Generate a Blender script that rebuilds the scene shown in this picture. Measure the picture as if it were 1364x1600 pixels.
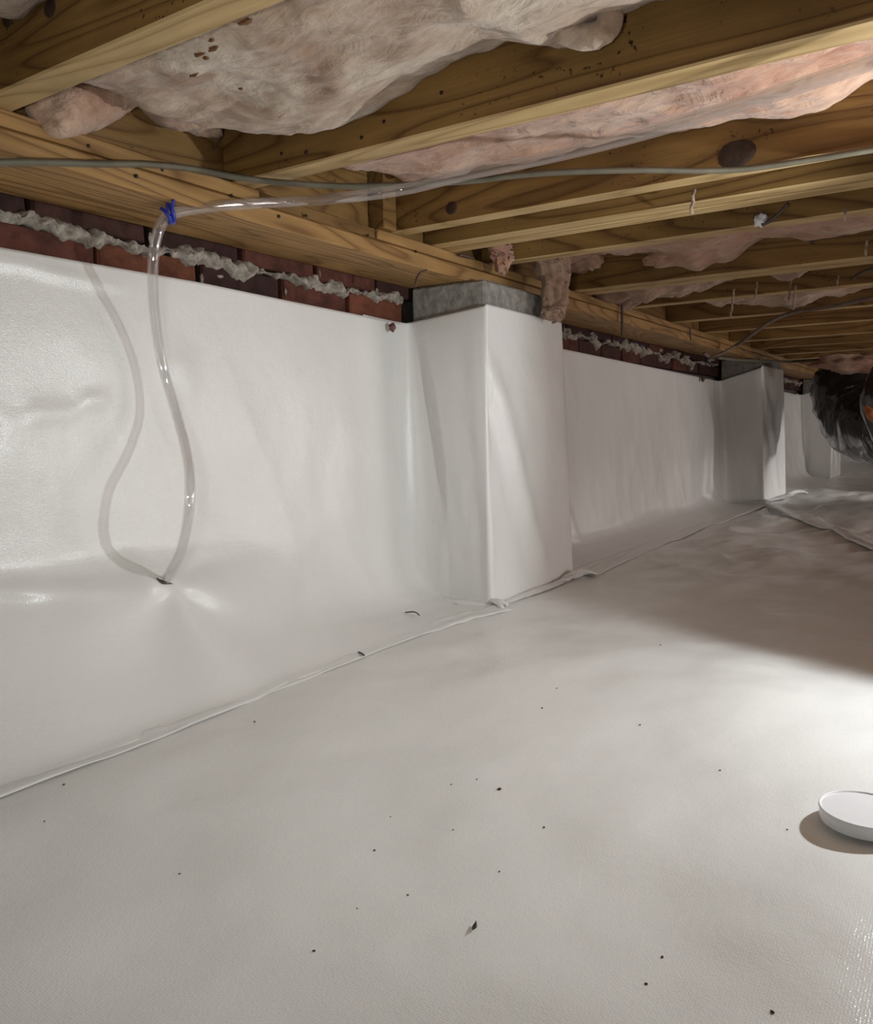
import bpy, bmesh, math, random
import numpy as np
from mathutils import Vector, Matrix

for o in list(bpy.data.objects): bpy.data.objects.remove(o)
S = bpy.context.scene
COL = S.collection
U = 0.40            # metres per layout unit
ZF = 1.03           # floor lies at layout z = -ZF; the camera is the layout origin
def W(p): return Vector((p[0]*U, p[1]*U, (p[2]+ZF)*U))

# ---------------------------------------------------------------- camera
FPX = 1292.43
RIGHT = Vector((0.54890, -0.83572, -0.01708)); DOWN = Vector((-0.0910, -0.0395, -0.9951)); FWD = Vector((0.8309, 0.5478, -0.0977))
FWD.normalize(); RIGHT = (RIGHT - FWD*RIGHT.dot(FWD)).normalized(); DOWN = FWD.cross(RIGHT)
cd = bpy.data.cameras.new('camera'); cam = bpy.data.objects.new('camera', cd); COL.objects.link(cam)
m = Matrix((( RIGHT.x, -DOWN.x, -FWD.x), (RIGHT.y, -DOWN.y, -FWD.y), (RIGHT.z, -DOWN.z, -FWD.z))).to_4x4()
m.translation = W((0, 0, 0)); cam.matrix_world = m
cd.sensor_fit = 'HORIZONTAL'; cd.sensor_width = 36; cd.lens = FPX*36/1364; cd.clip_start = .02; cd.clip_end = 60
S.camera = cam

# ---------------------------------------------------------------- world, lamps, exposure
w = bpy.data.worlds.new('world'); S.world = w; w.use_nodes = True
w.node_tree.nodes['Background'].inputs[0].default_value = (.9, .95, 1, 1); w.node_tree.nodes['Background'].inputs[1].default_value = .02
S.view_settings.view_transform = 'Standard'; S.view_settings.look = 'None'; S.view_settings.gamma = 1
S.view_settings.use_curve_mapping = False; S.view_settings.exposure = 0.0
def lamp(name, kind, loc, energy, color, target=None, **kw):
    l = bpy.data.lights.new(name, kind); l.energy = energy; l.color = color
    for k, v in kw.items(): setattr(l, k, v)
    o = bpy.data.objects.new(name, l); COL.objects.link(o); o.location = W(loc)
    if target is not None:
        o.rotation_euler = (W(target)-W(loc)).to_track_quat('-Z', 'Y').to_euler()
    return o
# hand lamp just left of the camera, work lamp low at the right throwing its beam left, a lamp further down the crawlspace
lamp('hand_lamp', 'SPOT', (-.20, .30, .02), 14.0, (.97, 1, .96), (3.3, 2.6, .12), spot_size=math.radians(98), spot_blend=1.0, shadow_soft_size=.035)
lamp('work_lamp', 'SPOT', (3.3, -.5, .26), 23, (.94, .985, 1), (3.3-.83, -.5+.56, .26), spot_size=math.radians(176), spot_blend=.2, shadow_soft_size=.016)
lamp('far_lamp', 'SPOT', (13.1, -.9, -.38), 34, (1, .96, .94), (12.9, 2.1, -1.1), spot_size=math.radians(52), spot_blend=.5, shadow_soft_size=.04)
lamp('room_fill', 'AREA', (1.0, -3.5, .85), 1.2, (1, .93, .88), (2.2, 0, -.6), size=1.2)  # added fill from behind the camera, not an actual fixture
lamp('deep_room_fill', 'AREA', (8.5, -4.5, .6), 34, (1, .92, .89), (9.5, 2, -.2), size=1.2)  # added fill that lifts the second bay, no fixture there
lamp('end_fill', 'AREA', (19.0, -4.5, .6), 22, (1, .93, .90), (18.5, 2, -.3), size=1.2)  # added fill so the far wall stretch isn't black

# ---------------------------------------------------------------- pixel helpers (photo frame 1364x1600)
def ray(px, py):
    return RIGHT*((px-682)/FPX) + DOWN*((py-800)/FPX) + FWD
def atY(px, py, y): r = ray(px, py); return tuple(r*(y/r.y))
def atZ(px, py, z): r = ray(px, py); return tuple(r*(z/r.z))
def atX(px, py, x): r = ray(px, py); return tuple(r*(x/r.x))

# ---------------------------------------------------------------- vectorised noise
def vnoise(x, y, z=0.0, seed=0):
    x, y, z = np.broadcast_arrays(np.asarray(x, float), np.asarray(y, float), np.asarray(z, float))
    xi, yi, zi = np.floor(x).astype(np.int64), np.floor(y).astype(np.int64), np.floor(z).astype(np.int64)
    fx, fy, fz = x-xi, y-yi, z-zi
    fx, fy, fz = [t*t*t*(t*(t*6-15)+10) for t in (fx, fy, fz)]
    def h(a, b, c):
        n = (a*374761393 + b*668265263 + c*2147483647 + seed*1274126177) & 0xffffffff
        n = ((n ^ (n >> 13))*1274126177) & 0xffffffff
        n = ((n ^ (n >> 16))*2246822519) & 0xffffffff
        return ((n ^ (n >> 15)) & 0xffffff)/0xffffff*2-1
    r = 0
    for dx in (0, 1):
        for dy in (0, 1):
            for dz in (0, 1):
                r = r + h(xi+dx, yi+dy, zi+dz)*(fx if dx else 1-fx)*(fy if dy else 1-fy)*(fz if dz else 1-fz)
    return r
def fbm(x, y, z=0.0, oct=4, seed=0, gain=.5):
    a, f, r = 1., 1., 0
    for i in range(oct):
        r = r + a*vnoise(np.asarray(x)*f, np.asarray(y)*f, np.asarray(z)*f, seed+i*17); a *= gain; f *= 2.03
    return r
def ridge(x, y, oct=3, seed=0):            # sharp creases
    a, f, r = 1., 1., 0
    for i in range(oct):
        r = r + a*(1-2*np.abs(vnoise(np.asarray(x)*f, np.asarray(y)*f, 0, seed+i*31)))**1; a *= .5; f *= 2.1
    return r
def sstep(a, b, x):
    t = np.clip((np.asarray(x, float)-a)/(b-a), 0, 1); return t*t*(3-2*t)
def bump(x, c, w_): return np.exp(-((np.asarray(x)-c)/w_)**2)

# ---------------------------------------------------------------- materials
def mat(name):
    m = bpy.data.materials.new(name); m.use_nodes = True
    nt = m.node_tree; b = nt.nodes['Principled BSDF']
    return m, nt, b
def N(nt, t, **kw):
    n = nt.nodes.new(t)
    for k, v in kw.items():
        if k.startswith('i_'): n.inputs[k[2:].replace('_', ' ')].default_value = v
        else: setattr(n, k, v)
    return n
def ramp(nt, stops, fac):
    r = nt.nodes.new('ShaderNodeValToRGB'); e = r.color_ramp.elements
    while len(e) < len(stops): e.new(.5)
    for i, (p, c) in enumerate(stops): e[i].position = p; e[i].color = (*c, 1) if len(c) == 3 else c
    nt.links.new(fac, r.inputs[0]); return r.outputs[0]
def mixc(nt, f, a, b, mode='MIX'):
    n = nt.nodes.new('ShaderNodeMix'); n.data_type = 'RGBA'; n.blend_type = mode
    for i, v in ((0, f), (6, a), (7, b)):
        if hasattr(v, 'is_output'): nt.links.new(v, n.inputs[i])
        else: n.inputs[i].default_value = v if i == 0 else (*v, 1)
    return n.outputs[2]
def math_(nt, op, a, b=0.0):
    n = nt.nodes.new('ShaderNodeMath'); n.operation = op
    for i, v in ((0, a), (1, b)):
        if hasattr(v, 'is_output'): nt.links.new(v, n.inputs[i])
        else: n.inputs[i].default_value = v
    return n.outputs[0]
def coords(nt, scale=(1, 1, 1), rand=True, kind='Object'):
    tc = N(nt, 'ShaderNodeTexCoord'); mp = N(nt, 'ShaderNodeMapping'); mp.inputs['Scale'].default_value = scale
    v = tc.outputs[kind]
    if rand:
        oi = N(nt, 'ShaderNodeObjectInfo'); mu = math_(nt, 'MULTIPLY', oi.outputs['Random'], 37.0)
        va = N(nt, 'ShaderNodeVectorMath', operation='ADD'); nt.links.new(v, va.inputs[0]); nt.links.new(mu, va.inputs[1]); v = va.outputs[0]
    nt.links.new(v, mp.inputs[0]); return mp.outputs[0]
def noise(nt, vec, scale, detail=4, rough=.55, dist=0):
    n = N(nt, 'ShaderNodeTexNoise'); n.inputs['Scale'].default_value = scale; n.inputs['Detail'].default_value = detail
    n.inputs['Roughness'].default_value = rough; n.inputs['Distortion'].default_value = dist
    nt.links.new(vec, n.inputs['Vector']); return n.outputs['Fac']
def bumpn(nt, b, h, strength, dist=.002, prev=None):
    n = N(nt, 'ShaderNodeBump'); n.inputs['Strength'].default_value = strength; n.inputs['Distance'].default_value = dist
    nt.links.new(h, n.inputs['Height'])
    if prev: nt.links.new(prev, n.inputs['Normal'])
    if b: nt.links.new(n.outputs[0], b.inputs['Normal'])
    return n.outputs[0]

def make_liner(name, base=(.80, .793, .775)):
    m, nt, b = mat(name)
    v = coords(nt, (1, 1, 1), False)
    big = noise(nt, v, 1.7, 3); col = ramp(nt, [(.35, tuple(c*.95 for c in base)), (.65, base)], big)
    sp = noise(nt, v, 190, 2); dirt = ramp(nt, [(.76, (0, 0, 0)), (.80, (1, 1, 1))], sp)
    d2 = noise(nt, v, 6, 4); dd = math_(nt, 'MULTIPLY', dirt, ramp(nt, [(.55, (0, 0, 0)), (.7, (1, 1, 1))], d2))
    nt.links.new(mixc(nt, math_(nt, 'MULTIPLY', dd, .5), col, (.30, .25, .2)), b.inputs['Base Color'])
    b.inputs['Roughness'].default_value = .24; b.inputs['Specular IOR Level'].default_value = .5
    # woven scrim: crossing threads about 2.5 mm apart
    sx = N(nt, 'ShaderNodeSeparateXYZ'); nt.links.new(v, sx.inputs[0])
    k = 2*math.pi/.0024
    def sn(o, kk): return math_(nt, 'SINE', math_(nt, 'MULTIPLY', o, kk))
    wv = math_(nt, 'ADD', math_(nt, 'MULTIPLY', sn(sx.outputs[0], k), .5), math_(nt, 'MULTIPLY', math_(nt, 'ADD', sn(sx.outputs[1], k), sn(sx.outputs[2], k)), .5))
    fine = noise(nt, v, 420, 2)
    h = math_(nt, 'ADD', math_(nt, 'MULTIPLY', wv, .15), math_(nt, 'MULTIPLY', fine, 1.0))
    n1 = bumpn(nt, None, h, .55, .0007)
    n2 = bumpn(nt, b, noise(nt, v, 22, 4, .6), .30, .003, n1)
    return m
M_liner = make_liner('white_woven_liner')
def make_wood(name, axis, light=(.265, .148, .044), dark=(.10, .046, .011), specks=True):
    m, nt, b = mat(name)
    sc = [10, 10, 10]; sc[axis] = 1.1
    v = coords(nt, tuple(sc)); vo = coords(nt, (1, 1, 1))
    warp = noise(nt, v, .8, 1.5, .45, .25)
    rings = math_(nt, 'FRACT', math_(nt, 'MULTIPLY', warp, 17.0))
    rg = ramp(nt, [(.0, (.0,)*3), (.12, (.75,)*3), (.5, (1,)*3), (.86, (.55,)*3), (1, (.0,)*3)], rings)
    s2 = [300, 300, 300]; s2[axis] = 6
    fib = noise(nt, coords(nt, tuple(s2)), 1.0, 4, .6)
    f = math_(nt, 'ADD', math_(nt, 'MULTIPLY', rg, .62), math_(nt, 'MULTIPLY', fib, .45))
    c = ramp(nt, [(.2, dark), (.55, tuple((a+b_)/2 for a, b_ in zip(light, dark))), (.9, light)], f)
    bl = noise(nt, vo, 4.5, 3); c = mixc(nt, ramp(nt, [(.45, (0, 0, 0)), (.75, (.5,)*3)], bl), c, tuple(x*.62 for x in dark))
    if specks:
        sp = noise(nt, vo, 130, 2, .5); cl = noise(nt, vo, 9, 2)
        k = math_(nt, 'MULTIPLY', ramp(nt, [(.655, (0, 0, 0)), (.68, (1, 1, 1))], sp), ramp(nt, [(.5, (0, 0, 0)), (.62, (1, 1, 1))], cl))
        c = mixc(nt, k, c, (.03, .012, .006))
    nt.links.new(c, b.inputs['Base Color']); b.inputs['Roughness'].default_value = .62; b.inputs['Specular IOR Level'].default_value = .3
    bumpn(nt, b, f, .5, .0015)
    return m
M_joist = make_wood('pine_joist', 1)
M_joist_x = make_wood('pine_sill', 0, (.37, .215, .078), (.165, .080, .023), False)
M_rim = make_wood('pine_rim', 0, (.24, .135, .043), (.11, .052, .014))
M_ply = make_wood('subfloor', 1, (.30, .19, .08), (.16, .09, .03))
M_edge_lit = make_wood('pine_bounce_lit_edge', 1, (.50, .35, .165), (.30, .19, .075), False)  # paler pine for joist undersides: light bounced off the floor, put into the colour
def simple(name, color, rough=.5, metal=0, spec=.5, bscale=None, bstr=.3, bdist=.002, vary=None):
    m, nt, b = mat(name)
    b.inputs['Roughness'].default_value = rough; b.inputs['Metallic'].default_value = metal; b.inputs['Specular IOR Level'].default_value = spec
    v = coords(nt)
    n = noise(nt, v, bscale or 40, 5, .6)
    lo = vary or tuple(c*.7 for c in color)
    nt.links.new(ramp(nt, [(.35, lo), (.65, color)], n), b.inputs['Base Color'])
    if bscale: bumpn(nt, b, n, bstr, bdist)
    return m
M_fib = None
def make_fiber(name, a, b_, c_, stain=True):
    m, nt, b = mat(name)
    v = coords(nt); v2 = coords(nt, (1, .45, 1))
    n1 = noise(nt, v, 5.5, 5, .6, .6); n2 = noise(nt, v2, 45, 6, .7, .8)
    c = ramp(nt, [(.32, b_), (.5, c_), (.66, a)], n1)
    c = mixc(nt, ramp(nt, [(.35, (.45,)*3), (.6, (0, 0, 0))], n2), c, tuple(x*.55 for x in b_))
    if stain:
        st = noise(nt, coords(nt, (1, 1, 1)), 13, 2, .4); c = mixc(nt, ramp(nt, [(.70, (0, 0, 0)), (.78, (.75,)*3)], st), c, (.20, .085, .03))
    nt.links.new(c, b.inputs['Base Color']); b.inputs['Roughness'].default_value = 1; b.inputs['Specular IOR Level'].default_value = 0
    b.inputs['Sheen Weight'].default_value = .25; b.inputs['Sheen Roughness'].default_value = .6
    n3 = bumpn(nt, None, n2, .8, .006); bumpn(nt, b, noise(nt, v, 16, 4, .6, 1), .6, .015, n3)
    return m
M_fib_white = make_fiber('fiberglass_pale', (.55, .46, .37), (.28, .165, .10), (.43, .31, .225))
M_fib_pink = make_fiber('fiberglass_pink', (.53, .36, .26), (.33, .145, .085), (.45, .26, .17))
M_fib_dust = make_fiber('fiberglass_dusty', (.50, .34, .24), (.26, .15, .095), (.40, .26, .18), False)
M_block = simple('concrete_block', (.33, .31, .28), .95, spec=.2, bscale=55, bstr=.9, bdist=.004, vary=(.19, .18, .165))
M_mortar = simple('mortar', (.40, .36, .305), .95, spec=.2, bscale=60, bstr=.9, bdist=.005, vary=(.20, .175, .145))
M_mortar_dark = simple('mortar_shadowed_joint', (.13, .115, .10), .95, spec=.1, bscale=40, bstr=.8)
M_brick = [simple('brick_%s' % n, c, .85, spec=.25, bscale=35, bstr=.7, bdist=.002, vary=tuple(x*.5 for x in c)) for n, c in
           (('red', (.115, .040, .027)), ('dark', (.048, .021, .018)), ('orange', (.165, .056, .030)), ('brown', (.068, .029, .023)))]
M_cable = simple('grey_cable_jacket', (.13, .115, .078), .65, bscale=25, bstr=.15)
M_cable_d = simple('dark_cable_jacket', (.16, .12, .085), .5, bscale=25, bstr=.15)
M_wire = simple('rusty_wire', (.09, .06, .045), .6)
M_blue = simple('blue_plastic', (.02, .04, .42), .3)
M_lid = simple('white_plastic', (.78, .78, .80), .4, vary=(.76, .76, .78))
M_speck = simple('brown_debris', (.05, .03, .02), .9, bscale=200)
M_knot = simple('dark_knot', (.045, .020, .009), .7, bscale=90, bstr=.6, vary=(.02, .009, .005))
M_nail = simple('nail_head', (.03, .025, .022), .5, metal=.6)
M_stain = simple('brown_resin', (.16, .06, .012), .5)
m, nt, b = mat('black_duct_wrap'); v = coords(nt)
nt.links.new(ramp(nt, [(.4, (.012, .011, .011)), (.72, (.035, .032, .03))], noise(nt, v, 9, 4)), b.inputs['Base Color'])
b.inputs['Roughness'].default_value = .17; b.inputs['Specular IOR Level'].default_value = .7
bumpn(nt, b, noise(nt, coords(nt, (1, 1, .5)), 15, 2, .5, .7), .8, .014); M_duct = m
M_orange = simple('orange_rusty_tape', (.50, .17, .05), .6, bscale=50)
# clear vinyl: mostly lets light through, reflects at glancing angles
m = bpy.data.materials.new('clear_vinyl'); m.use_nodes = True; nt = m.node_tree; nt.nodes.clear()
out = N(nt, 'ShaderNodeOutputMaterial'); mx = N(nt, 'ShaderNodeMixShader'); tr = N(nt, 'ShaderNodeBsdfTransparent'); gl = N(nt, 'ShaderNodeBsdfGlossy')
mx2 = N(nt, 'ShaderNodeMixShader'); df = N(nt, 'ShaderNodeBsdfDiffuse'); lw = N(nt, 'ShaderNodeLayerWeight')
tr.inputs[0].default_value = (.97, .972, .97, 1); gl.inputs['Roughness'].default_value = .05; gl.inputs[0].default_value = (1, 1, 1, 1); df.inputs[0].default_value = (.60, .52, .51, 1)
lw.inputs['Blend'].default_value = .30
nt.links.new(ramp(nt, [(0, (.07,)*3), (.5, (.20,)*3), (1, (.8,)*3)], lw.outputs['Facing']), mx.inputs[0])
nt.links.new(tr.outputs[0], mx.inputs[1]); nt.links.new(gl.outputs[0], mx.inputs[2])
nt.links.new(ramp(nt, [(0, (.055,)*3), (.55, (.12,)*3), (.85, (.40,)*3), (1, (.6,)*3)], lw.outputs['Facing']), mx2.inputs[0])
nt.links.new(mx.outputs[0], mx2.inputs[1]); nt.links.new(df.outputs[0], mx2.inputs[2]); nt.links.new(mx2.outputs[0], out.inputs[0]); M_tube = m

# ---------------------------------------------------------------- object helpers
def empty(name, base, label, cat, group=None):
    o = bpy.data.objects.new(name, None); COL.objects.link(o); o.location = W(base); o.empty_display_size = .05
    tag(o, label, cat, group); return o
def tag(o, label=None, cat=None, group=None, kind=None):
    for k, v_ in (('label', label), ('category', cat), ('group', group), ('kind', kind)):
        if v_: o[k] = v_
    return o
def mesh(name, verts, faces, material, parent=None, smooth=False):
    """verts in layout units -> one mesh object whose origin is the bottom centre of its own bounds"""
    V = np.array(verts, float)*U; V[:, 2] += ZF*U
    lo, hi = V.min(0), V.max(0); org = np.array([(lo[0]+hi[0])/2, (lo[1]+hi[1])/2, lo[2]])
    me = bpy.data.meshes.new(name); me.from_pydata([tuple(p) for p in (V-org)], [], faces)
    me.materials.append(material)
    if smooth: me.polygons.foreach_set('use_smooth', [True]*len(me.polygons))
    me.update()
    o = bpy.data.objects.new(name, me); COL.objects.link(o)
    if parent is not None:
        o.parent = parent; o.location = Vector(org) - world_loc(parent)
    else: o.location = org
    return o
def world_loc(o):
    l = Vector(o.location)
    while o.parent: o = o.parent; l += o.location
    return l
def grid_faces(nu, nv, wrapv=False):
    F = []
    for i in range(nu-1):
        for j in range(nv if wrapv else nv-1):
            a = i*nv+j; b_ = i*nv+(j+1) % nv; F.append((a, b_, b_+nv, a+nv))
    return F
def box_v(x0, x1, y0, y1, z0, z1, bev=.006):
    """chamfered box as verts, faces"""
    bm = bmesh.new(); bmesh.ops.create_cube(bm, size=1)
    for v_ in bm.verts: v_.co = ((x0+x1)/2+v_.co.x*(x1-x0), (y0+y1)/2+v_.co.y*(y1-y0), (z0+z1)/2+v_.co.z*(z1-z0))
    if bev: bmesh.ops.bevel(bm, geom=list(bm.edges), offset=bev, segments=1, affect='EDGES')
    bm.verts.ensure_lookup_table(); V = [tuple(v_.co) for v_ in bm.verts]; F = [tuple(q.index for q in f.verts) for f in bm.faces]
    bm.free(); return V, F
def box(name, x0, x1, y0, y1, z0, z1, material, parent=None, bev=.006):
    V, F = box_v(x0, x1, y0, y1, z0, z1, bev); return mesh(name, V, F, material, parent)
def spline(pts, n):
    P = [np.array(p, float) for p in pts]; P = [2*P[0]-P[1]] + P + [2*P[-1]-P[-2]]
    out = []; segs = len(P)-3
    for s in range(segs):
        p0, p1, p2, p3 = P[s:s+4]
        for k in range(n):
            t = k/n; out.append(.5*((2*p1)+(-p0+p2)*t+(2*p0-5*p1+4*p2-p3)*t*t+(-p0+3*p1-3*p2+p3)*t**3))
    out.append(P[-2]); return np.array(out)
def sweep(path, rad, n=10, squash=1.0, cap=True, inner=None):
    """tube along path, verts and faces; rad scalar or array"""
    path = np.array(path, float); L = len(path); rad = np.broadcast_to(rad, (L,))
    T = np.gradient(path, axis=0); T /= np.linalg.norm(T, axis=1)[:, None]
    up = np.array([0, 0, 1.]); V = []
    ref = np.cross(T[0], up); 
    if np.linalg.norm(ref) < .2: ref = np.cross(T[0], [0, 1, 0])
    ref /= np.linalg.norm(ref)
    def ringset(rr):
        nonlocal ref
        r_ = ref.copy(); vs = []
        for i in range(L):
            r_ = r_ - T[i]*np.dot(r_, T[i]); r_ /= np.linalg.norm(r_); q = np.cross(T[i], r_)
            for k in range(n):
                a = 2*math.pi*k/n; vs.append(path[i]+rr[i]*(math.cos(a)*r_+squash*math.sin(a)*q))
        return vs
    V = ringset(rad); F = grid_faces(L, n, True)
    if inner:
        V2 = ringset(rad*inner); off = len(V); F2 = [tuple(reversed([q+off for q in f])) for f in grid_faces(L, n, True)]
        V = V+V2; F = F+F2
        for e in (0, L-1):
            for k in range(n):
                a, b_ = e*n+k, e*n+(k+1) % n; F.append((a, b_, b_+off, a+off))
    elif cap:
        F.append(tuple(reversed(range(n)))); F.append(tuple((L-1)*n+k for k in range(n)))
    return V, F
def tube(name, pts, r, material, parent=None, n=10, seg=10, squash=1.0, inner=None):
    V, F = sweep(spline(pts, seg), r, n, squash, True, inner); return mesh(name, V, F, material, parent, True)
def sheet(name, X, Y, Z, material, parent=None, thick=0):
    """surface from 2-D arrays"""
    nu, nv = X.shape; V = np.stack([X, Y, Z], -1).reshape(-1, 3); F = grid_faces(nu, nv)
    o = mesh(name, V, F, material, parent, True)
    if thick:
        md = o.modifiers.new('thickness', 'SOLIDIFY'); md.thickness = thick*U; md.offset = 0
    return o

# ================================================================= SETTING
XB, XE, YR = -5.0, 34.0, -9.0
# floor: white liner sheet with soft undulation
def floor_z(x, y):
    near = 1-sstep(6, 14, x)
    z = .034*fbm(x*.9+3, y*.9, 0, 3, 5) + .009*fbm(x*2.6, y*2.6, 0, 3, 9)
    z += .026*ridge(x*.35+y*.25, y*1.1-x*.9+2, 2, 41)*sstep(4.0, 6.5, x+y*.2)
    z += .040*fbm(x*1.2, y*2.6+x*.8, 0, 3, 77)*sstep(4.2, 6.5, x)*(1-.6*sstep(12, 20, x))
    # a long shallow valley in the foreground and a hump near the lid
    d = (y-.75)*.8+(x-1.5)*.6; z += -.024*bump(d, 0, .13)*bump((x-1.6)*.8-(y-.7)*.6, 0, .7)
    z += -.02*bump(x, 1.15, .3)*bump(y, 1.75, .3)
    z *= 1-.85*bump(y, 2.38, .22)
    return -ZF + z*.8
xs = np.concatenate([np.linspace(XB, 0, 26)[:-1], np.linspace(0, 9, 330)[:-1], np.linspace(9, XE, 180)])
ys = np.concatenate([np.linspace(YR, -1, 40)[:-1], np.linspace(-1, 3.05, 190)])
X, Y = np.meshgrid(xs, ys, indexing='ij')
fz = floor_z(X, Y); fz = np.where(Y > 2.45, -ZF-.02, fz)
tag(sheet('floor', X, Y, fz, M_liner), kind='structure')

# brick wall at the left; bricks are its parts
wall = box('wall_left', XB, XE, 3.03, 3.35, -ZF-.03, 1.50, M_mortar_dark, bev=0); tag(wall, kind='structure')
random.seed(4)
brick_meshes = []
def brick(x0, x1, z0, z1, mi):
    y = 2.965+random.uniform(-.006, .008); j = lambda: random.uniform(-.005, .005)
    V, F = box_v(x0, x1, y, 3.05, z0, z1, .008); V = [(a+j()*.6, b_+j()*.6, c+j()*.8) for a, b_, c in V]
    return mesh('brick', V, F, M_brick[mi], wall)
PIER = [(4.16, 5.22), (11.25, 12.6), (17.3, 18.5), (24.2, 25.4), (30.8, 32)]
def in_pier(a, b_): return any(a > p0-.0 and b_ < p1+.0 for p0, p1 in PIER)
pick_up = [1, 3, 1, 0, 0, 3, 1]; pick_lo = [0, 2, 1, 0, 2, 0, 2]  # upper course picked darker: the sill's shade put into its brick colours
restV, restF = [], []
for row, (z0, z1, ph) in enumerate(((.803, .945, 1.812), (.645, .772, 2.080))):
    k = -12
    while True:
        x0 = ph+k*.5235; k += 1
        if x0 < -2.2: continue
        if x0 > XE-.6: break
        if in_pier(x0, x0+.5): continue
        if row == 0: mi = pick_up[k % 7] if x0 < 4.3 else random.choice([0, 1, 1, 3])
        else: mi = pick_lo[k % 7] if x0 < 4.3 else random.choice([0, 1, 3, 3])
        if x0 < 17:
            brick(x0+.013, x0+.508, z0, z1, mi)
        else:
            V, F = box_v(x0+.013, x0+.508, 2.965, 3.05, z0, z1, .006); o_ = len(restV); restV += V; restF += [tuple(q+o_ for q in f) for f in F]
tag(mesh('brick_row', restV, restF, M_brick[0], wall), kind='stuff')
# squeezed-out mortar beads along the bed joint
def bead(x0, x1, ragged, zc=.787):
    n = int((x1-x0)/.006); xx = np.linspace(x0, x1, n); P = []
    lo = -.028-.038*np.clip(fbm(xx*7, 0, 0, 4, 3), -.4, 2)*ragged - .03*np.clip(vnoise(xx*3.1, 7.5)-.35, 0, 1)*2*ragged
    hi = .024+.024*fbm(xx*9, 3, 0, 4, 8)*ragged
    out_ = .032+.016*fbm(xx*14, 9, 0, 3, 12)
    for i in range(n):
        for t in np.linspace(0, 1, 9):
            s = math.sin(t*math.pi)**.6; z = zc + hi[i]*(1-t)+lo[i]*t + .005*float(vnoise(xx[i]*30, t*4))
            P.append((xx[i], 2.985-(.02+out_[i])*s + .018*float(fbm(xx[i]*26, t*3.5, 2, 4, 6, .6)), z+.010*float(fbm(xx[i]*30, t*3, 5, 3, 9))))
    return P, grid_faces(n, 9)
for a, b_, rg in ((-1.5, 4.14, 1.0), (5.24, 11.2, 1.6), (12.65, 17.2, 1.2)):
    V, F = bead(a, b_, rg); mesh('mortar_bead', V, F, M_mortar, wall, True)
# smears and drips of mortar in and over the upright joints
random.seed(11)
def blob(name, c, s, material, parent, sub=2, seed=0, amp=.35, fr=2.0, stretch_seed=0):
    bm = bmesh.new(); bmesh.ops.create_icosphere(bm, subdivisions=sub, radius=1)
    A = np.array([v_.co[:] for v_ in bm.verts]); d = 1+amp*fbm(A[:, 0]*fr+seed*7.3, A[:, 1]*fr, A[:, 2]*fr, 3, seed)
    A = A*d[:, None]*np.array(s)+np.array(c); F = [tuple(q.index for q in f.verts) for f in bm.faces]; bm.free()
    return mesh(name, A, F, material, parent, True)
for i, (px, py, w_, h_) in enumerate(((235, 372, .014, .045), (500, 428, .012, .045), (316, 436, .014, .04), (383, 428, .022, .035), (560, 446, .022, .03), (590, 455, .025, .035), (628, 468, .03, .05),
        (50, 366, .06, .03), (85, 362, .04, .035), (447, 455, .012, .03), (10, 372, .03, .04), (648, 474, .03, .06), (345, 432, .03, .015))):
    x, y, z = atY(px, py, 2.965); blob('mortar_smear', (x, 2.968, z), (w_*.6, .006, h_*.55), M_mortar, wall, 3, i, .3, 2.0)
for i in range(22):
    x = random.uniform(5.4, 11.1); blob('mortar_smear', (x, 2.968, random.uniform(.72, .86)), (random.uniform(.02, .08), .02, random.uniform(.012, .03)), M_mortar, wall, 2, i+40, .6, 2.6)

# remaining enclosure, lined white like the rest
tag(box('wall_right', XB, XE, YR-.1, YR, -ZF-.03, 1.5, M_liner, bev=0), kind='structure')
tag(box('wall_back', XB-.1, XB, YR-.1, 3.4, -ZF-.03, 1.5, M_liner, bev=0), kind='structure')
tag(box('wall_far', XE, XE+.1, YR-.1, 3.4, -ZF-.03, 1.5, M_liner, bev=0), kind='structure')
tag(box('ceiling', XB-.1, XE+.1, YR-.1, 3.4, 1.49, 1.56, M_ply, bev=0), kind='structure')

# ================================================================= SILL AND RIM
sill = empty('sill_beam', (14, 2.75, .867), 'long two-ply pine sill beam along the top of the brick wall', 'beam')
def zb(x): return .867
lower = [(XB, 1.1), (1.103, 6.9), (6.903, 13.2), (13.203, 20), (20.003, 27), (27.003, XE)]
for a, b_ in lower: box('board', a, b_, 2.535, 2.95, .867, .945, M_joist_x, sill, .008)
for a, b_ in ((XB, 2.556), (3.355, 7.26), (7.263, 12.9), (12.903, 19.5), (19.503, XE)): box('board', a, b_, 2.53, 2.95, .948, 1.0, M_joist_x, sill, .006)
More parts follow.
